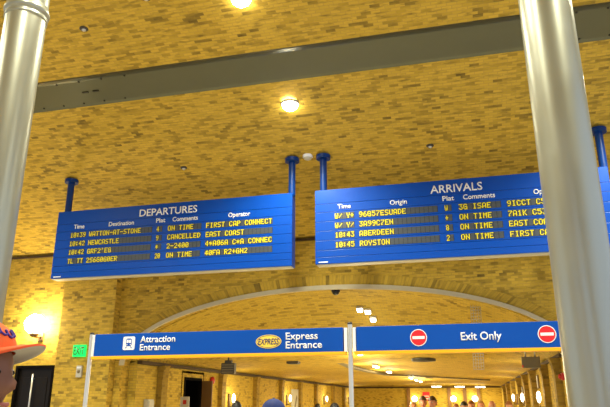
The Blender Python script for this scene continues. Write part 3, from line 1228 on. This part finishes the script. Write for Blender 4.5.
# ------------------------------------------------------------------ people
def body_mesh():
    V, E, R = [], [], []

    def v(p, r, prev=None):
        V.append(p)
        R.append(r if isinstance(r, tuple) else (r, r))
        if prev is not None:
            E.append((prev, len(V) - 1))
        return len(V) - 1
    pel = v((0, 0, .96), (.155, .115))
    wa = v((0, .0, 1.10), (.140, .105), pel)
    ch = v((0, .01, 1.28), (.165, .12), wa)
    sh = v((0, .015, 1.40), (.13, .09), ch)
    nb = v((0, .015, 1.47), (.062, .062), sh)
    v((0, .005, 1.56), (.056, .056), nb)
    for s in (-1, 1):
        a = v((s * .17, .015, 1.40), .058, sh)
        a2 = v((s * .215, .02, 1.27), .050, a)
        el = v((s * .235, .025, 1.12), .041, a2)
        fo = v((s * .245, -.01, 1.0), .038, el)
        wr = v((s * .245, -.045, .87), .027, fo)
        pa = v((s * .243, -.06, .80), (.022, .034), wr)
        for k, (dy, L) in enumerate(((-.030, .070), (-.010, .080), (.010, .074), (.028, .058))):
            f1 = v((s * .242, -.066 + dy, .755), .0095, pa)
            f2 = v((s * .236, -.07 + dy, .755 - L * .55), .0085, f1)
            v((s * .224, -.072 + dy, .755 - L), .007, f2)
        t1 = v((s * .222, -.085, .80), .0105, pa)
        v((s * .208, -.105, .765), .0085, t1)
        hp = v((s * .085, 0, .88), (.095, .10), pel)
        th = v((s * .095, -.005, .70), .078, hp)
        kn = v((s * .10, -.01, .49), .056, th)
        ca = v((s * .10, .015, .36), .055, kn)
        an = v((s * .10, .025, .10), .038, ca)
        he = v((s * .10, .01, .045), (.045, .04), an)
        v((s * .115, -.15, .035), (.042, .03), he)
    me = bpy.data.meshes.new('body')
    me.from_pydata(V, E, [])
    o = bpy.data.objects.new('body', me)
    C.objects.link(o)
    md = o.modifiers.new('skin', 'SKIN')
    lay = me.skin_vertices[0].data if me.skin_vertices else None
    for i, r in enumerate(R):
        lay[i].radius = r
        lay[i].use_root = (i == 0)
    md.use_smooth_shade = True
    sb = o.modifiers.new('sub', 'SUBSURF')
    sb.levels = sb.render_levels = 1
    dg = bpy.context.evaluated_depsgraph_get()
    out = bpy.data.meshes.new_from_object(o.evaluated_get(dg))
    bpy.data.objects.remove(o)
    # head: shaped sphere with brow, nose, chin, ears, joined into the same mesh
    bm = bmesh.new()
    bm.from_mesh(out)
    r = bmesh.ops.create_uvsphere(bm, u_segments=32, v_segments=22, radius=1)
    for w in r['verts']:
        d = w.co.copy()
        x, y, z = d.x * .076, d.y * .098, d.z * .120
        if z < 0:
            k_ = 1 - .30 * (-d.z) ** 1.5
            x *= k_
            y = y * (1 - .22 * (-d.z)) - .012 * (-d.z)
        if d.y < 0:
            g = math.exp(-(d.x / .17) ** 2)
            y -= .030 * g * math.exp(-((d.z + .22) / .17) ** 2)          # nose
            y -= .006 * math.exp(-(d.x / .35) ** 2) * math.exp(-((d.z + .62) / .10) ** 2)   # lips
            y += .010 * math.exp(-((abs(d.x) - .42) / .16) ** 2) * math.exp(-((d.z - .05) / .13) ** 2)  # eye sockets
            y -= .008 * math.exp(-(d.x / .3) ** 2) * math.exp(-((d.z + .9) / .12) ** 2)     # chin
        w.co = Vector((x, y - .012, z + 1.655))
    for s in (-1, 1):
        q = bmesh.ops.create_uvsphere(bm, u_segments=10, v_segments=8, radius=1)
        for w in q['verts']:
            w.co = Vector((s * (.078 + w.co.x * .010 * s), .012 + w.co.y * .018, 1.645 + w.co.z * .032))
    bm.to_mesh(out)
    bm.free()
    for k_ in range(4):
        out.materials.append(None)
    for p in out.polygons:
        p.use_smooth = True
        c = p.center
        ax = abs(c.x)
        if c.z > 1.475:
            i = 0
        elif ax > .19 and c.z < 1.17:
            i = 0
        elif c.z > .95:
            i = 1
        elif c.z > .09:
            i = 2
        else:
            i = 3
        p.material_index = i
    return out


BODY = body_mesh()
HC = Vector((0, -.012, 1.655))


def sphere_part(fn, useg=28, vseg=18):
    bm = bmesh.new()
    r = bmesh.ops.create_uvsphere(bm, u_segments=useg, v_segments=vseg, radius=1)
    kill = []
    for w in r['verts']:
        p = fn(w.co.copy())
        if p is None:
            kill.append(w)
        else:
            w.co = p
    bmesh.ops.delete(bm, geom=kill, context='VERTS')
    for f in bm.faces:
        f.smooth = True
    me = bpy.data.meshes.new('part')
    bm.to_mesh(me)
    bm.free()
    return me


def hair_short(d):
    if d.z < -.35 or (d.y < -.25 and d.z < .33) or (d.y < .12 and d.z < .05):
        return None
    n_ = 1 + .03 * math.sin(9 * d.x + 5 * d.y) * math.sin(7 * d.z + 2)
    return HC + Vector((d.x * .089 * n_, d.y * .112 * n_ + .002, d.z * .138 * n_))


def hair_long(d):
    if (d.y < -.25 and d.z < .40):
        return None
    z = d.z * .132 if d.z > 0 else d.z * .30
    w_ = .088 if d.z > 0 else .088 + .02 * (-d.z)
    y = d.y * .110 if d.z > 0 else max(d.y, -.2) * .09 + .012
    return HC + Vector((d.x * w_, y + .004, z))


def hair_cropped(d):
    if d.z < -.35 or d.z > .5 or d.y < .12:
        return None
    return HC + Vector((d.x * .083, d.y * .106 + .002, d.z * .128))


HS, HL, HK = sphere_part(hair_short), sphere_part(hair_long), sphere_part(hair_cropped)
for m_ in (HS, HL, HK):
    m_.name = 'hair'
    m_.materials.append(None)


def eye_mesh(s):
    a = MB()
    if True:
        bm = bmesh.new()
        bmesh.ops.create_uvsphere(bm, u_segments=12, v_segments=8, radius=.0125, matrix=Matrix.Translation((s * .031, -.088, 1.662)))
        a.add_bm(bm, smooth=True)
        bm = bmesh.new()
        bmesh.ops.create_uvsphere(bm, u_segments=10, v_segments=6, radius=.0065, matrix=Matrix.Translation((s * .031, -.0965, 1.662)))
        a.add_bm(bm, mi=1, smooth=True)
    return a


EYES = []
for s in (-1, 1):
    eo = eye_mesh(s).build('eye', [M['eye'], M['iris']])
    EYES.append(eo.data)
    bpy.data.objects.remove(eo)
mbm = MB()
for s in (0,):
    mbm.tube([(-.024, -.098, 1.582), (-.010, -.107, 1.583), (0, -.109, 1.581), (.010, -.107, 1.583), (.024, -.098, 1.582)], [.002, .006, .0065, .006, .002], 8)
mo = mbm.build('mouth', mat('lips', srgb(160, 86, 76), .5))
MOUTH = mo.data
bpy.data.objects.remove(mo)


def child(name, me, parent, m=None):
    o = bpy.data.objects.new(name, me)
    C.objects.link(o)
    o.parent = parent
    if m:
        for s_, mm in zip(o.material_slots, m):
            s_.link = 'OBJECT'
            s_.material = mm
    return o


def person(x, y, height, heading, skin, shirt, trousers, hair, hair_mat, label, group=None):
    t = thing('person', (x, y, 0), label, 'person', group)
    s = height / 1.775
    t.scale = (s, s, s)
    t.rotation_euler = (0, 0, heading)
    child('body', BODY, t, [M[skin], M[shirt], M[trousers], M['shoes']])
    for e_ in EYES:
        child('eye', e_, t)
    child('mouth', MOUTH, t)
    if hair is not None:
        child('hair', hair, t, [M[hair_mat]])
    return t


def cap_meshes():
    def crown_fn(d):
        if d.z < -.02:
            return None
        return HC + Vector((d.x * .093, d.y * .113 + .006, .045 + max(d.z, 0) ** .85 * .104))
    cr = sphere_part(crown_fn, 32, 20)
    b = MB()
    # curved brim with thickness: top, rim, underside
    na_, nr_ = 20, 6

    def P(i, j, dz):
        a = PI * (i / na_) * .94 + PI * .03
        u = j / nr_
        rx, ry = .090, .108
        x = math.cos(a) * (rx + .004 * u)
        y0 = math.sin(a) * ry
        y = y0 + u * .088 * math.sin(a) ** .6
        z = .047 + (.012 * u - .016 * u * u) * math.sin(a) - .34 * x * x / .09 * u * .6
        return (HC.x + x, HC.y - y + .006, HC.z + z + dz)
    for i in range(na_):
        for j in range(nr_):
            b.face([P(i, j, 0), P(i + 1, j, 0), P(i + 1, j + 1, 0), P(i, j + 1, 0)], mi=0, smooth=True)
            b.face([P(i, j, -.005), P(i, j + 1, -.005), P(i + 1, j + 1, -.005), P(i + 1, j, -.005)], mi=1, smooth=True)
        b.face([P(i, nr_, 0), P(i + 1, nr_, 0), P(i + 1, nr_, -.005), P(i, nr_, -.005)], mi=2)
    bo = b.build('brim', [M['cap_orange'], M['cap_under'], M['cap_edge']])
    bme = bo.data
    bpy.data.objects.remove(bo)
    return cr, bme


CAP_C, CAP_B = cap_meshes()
CAP_C.materials.append(None)
CAP_C.name = 'cap'


def put_cap(p, m, brim_mats, logo=False, tilt=0):
    c = child('cap', CAP_C, p, [M[m]])
    if tilt:
        c.rotation_euler = (-math.radians(tilt), 0, 0)
        c.location = HC - Euler((-math.radians(tilt), 0, 0)).to_matrix() @ HC
    br = child('brim', CAP_B, c, [M[q] for q in brim_mats])
    b = MB()
    top = HC + Vector((0, .006, .149))
    b.lathe([(.010, 0), (.009, .004), (0, .006)], top.x, top.y, top.z - .001, 12)
    bo = b.build('button', M[m])
    bo.parent = c
    if logo:
        # embroidered script: looping strokes lying on the front of the crown
        b = MB()
        pts = []
        for k_ in range(61):
            u = k_ / 60
            ang = (-.62 + 1.24 * u)
            hgt = .40 + .10 * math.sin(u * 2 * PI * 5.5) + .05 * math.sin(u * 9)
            ang += .06 * math.cos(u * 2 * PI * 5.5)
            d = Vector((math.sin(ang) * math.cos(hgt), -math.cos(ang) * math.cos(hgt), math.sin(hgt)))
            pts.append(HC + Vector((d.x * .0945, d.y * .1145 + .006, .045 + d.z ** .85 * .1055)))
        b.tube(pts, .003, 6)
        lo = b.build('embroidery', M['cap_ink'])
        lo.parent = c
        lo['label'] = 'purple looping embroidery on the cap front'
    return c


near = person(-1.315, 1.46, 1.843, math.radians(97), 'skin_brown', 'shirt_grey', 'trousers', HK, 'hair_black', 'person in an orange cap with purple embroidery, in profile at the picture edge')
put_cap(near, 'cap_orange', ('cap_orange', 'cap_under', 'cap_edge'), True, 11)

bl = person(-1.335, 4.3, 1.645, math.radians(180 + 10), 'skin', 'shirt_grey', 'trousers_tan', HK, 'hair_brown', 'person in a navy blue cap seen from behind below the Express badge')
put_cap(bl, 'cap_navy', ('cap_navy', 'cap_navy', 'cap_navy'))

G = 'people walking in the passage'
PP = [
    (-3.551, 9.5, 1.65, 180, 'skin', 'shirt_navy', 'trousers', HS, 'hair_black', 'dark-haired person in front of the first lit lamp of the left wall'),
    (-4.04, 17.0, 1.60, 170, 'skin', 'shirt_green', 'trousers', HS, 'hair_black', 'distant dark-haired person between the navy cap and the steel post'),
    (-1.829, 8.7, 1.63, 185, 'skin', 'shirt_blue', 'trousers', HL, 'hair_black', 'person with black hair seen from behind, just left of the steel post'),
    (-1.374, 15.5, 1.655, 0, 'skin_pink', 'shirt_white', 'trousers_tan', HL, 'hair_light', 'fair-haired person at the left of the far group, by the red notice'),
    (-1.025, 14.0, 1.76, 10, 'skin_pink', 'shirt_red', 'trousers', HS, 'hair_brown', 'tall brown-haired person below the red notice'),
    (-.792, 13.6, 1.755, 335, 'skin_pink', 'shirt_red', 'trousers', HS, 'hair_brown', 'tall brown-haired person just right of the red notice'),
    (-.436, 18.0, 1.60, 0, 'skin', 'shirt_grey', 'trousers', HS, 'hair_auburn', 'short distant person below the middle lamp of the end wall'),
    (-.189, 14.5, 1.65, 20, 'skin', 'shirt_navy', 'trousers', HS, 'hair_black', 'black-haired person between two lamps of the end wall'),
    (-.033, 16.0, 1.675, 350, 'skin_pink', 'shirt_white', 'trousers', HS, 'hair_auburn', 'auburn-haired person below the end wall lamp nearest the right'),
    (.185, 15.6, 1.675, 0, 'skin_pink', 'shirt_green', 'trousers_tan', HL, 'hair_light', 'person with long fair hair right of the end wall lamps'),
    (.389, 14.2, 1.67, 15, 'skin_pink', 'shirt_blue', 'trousers', None, None, 'bald pink-faced person in the far group'),
    (.806, 15.5, 1.66, 340, 'skin', 'shirt_grey', 'trousers', HS, 'hair_auburn', 'reddish-brown-haired person beside the lamps of the right passage wall'),
]
for x, y, h, a, sk, sh_, tr_, hr, hm, lb in PP:
    person(x, y, h, math.radians(a), sk, sh_, tr_, hr, hm, lb, G)
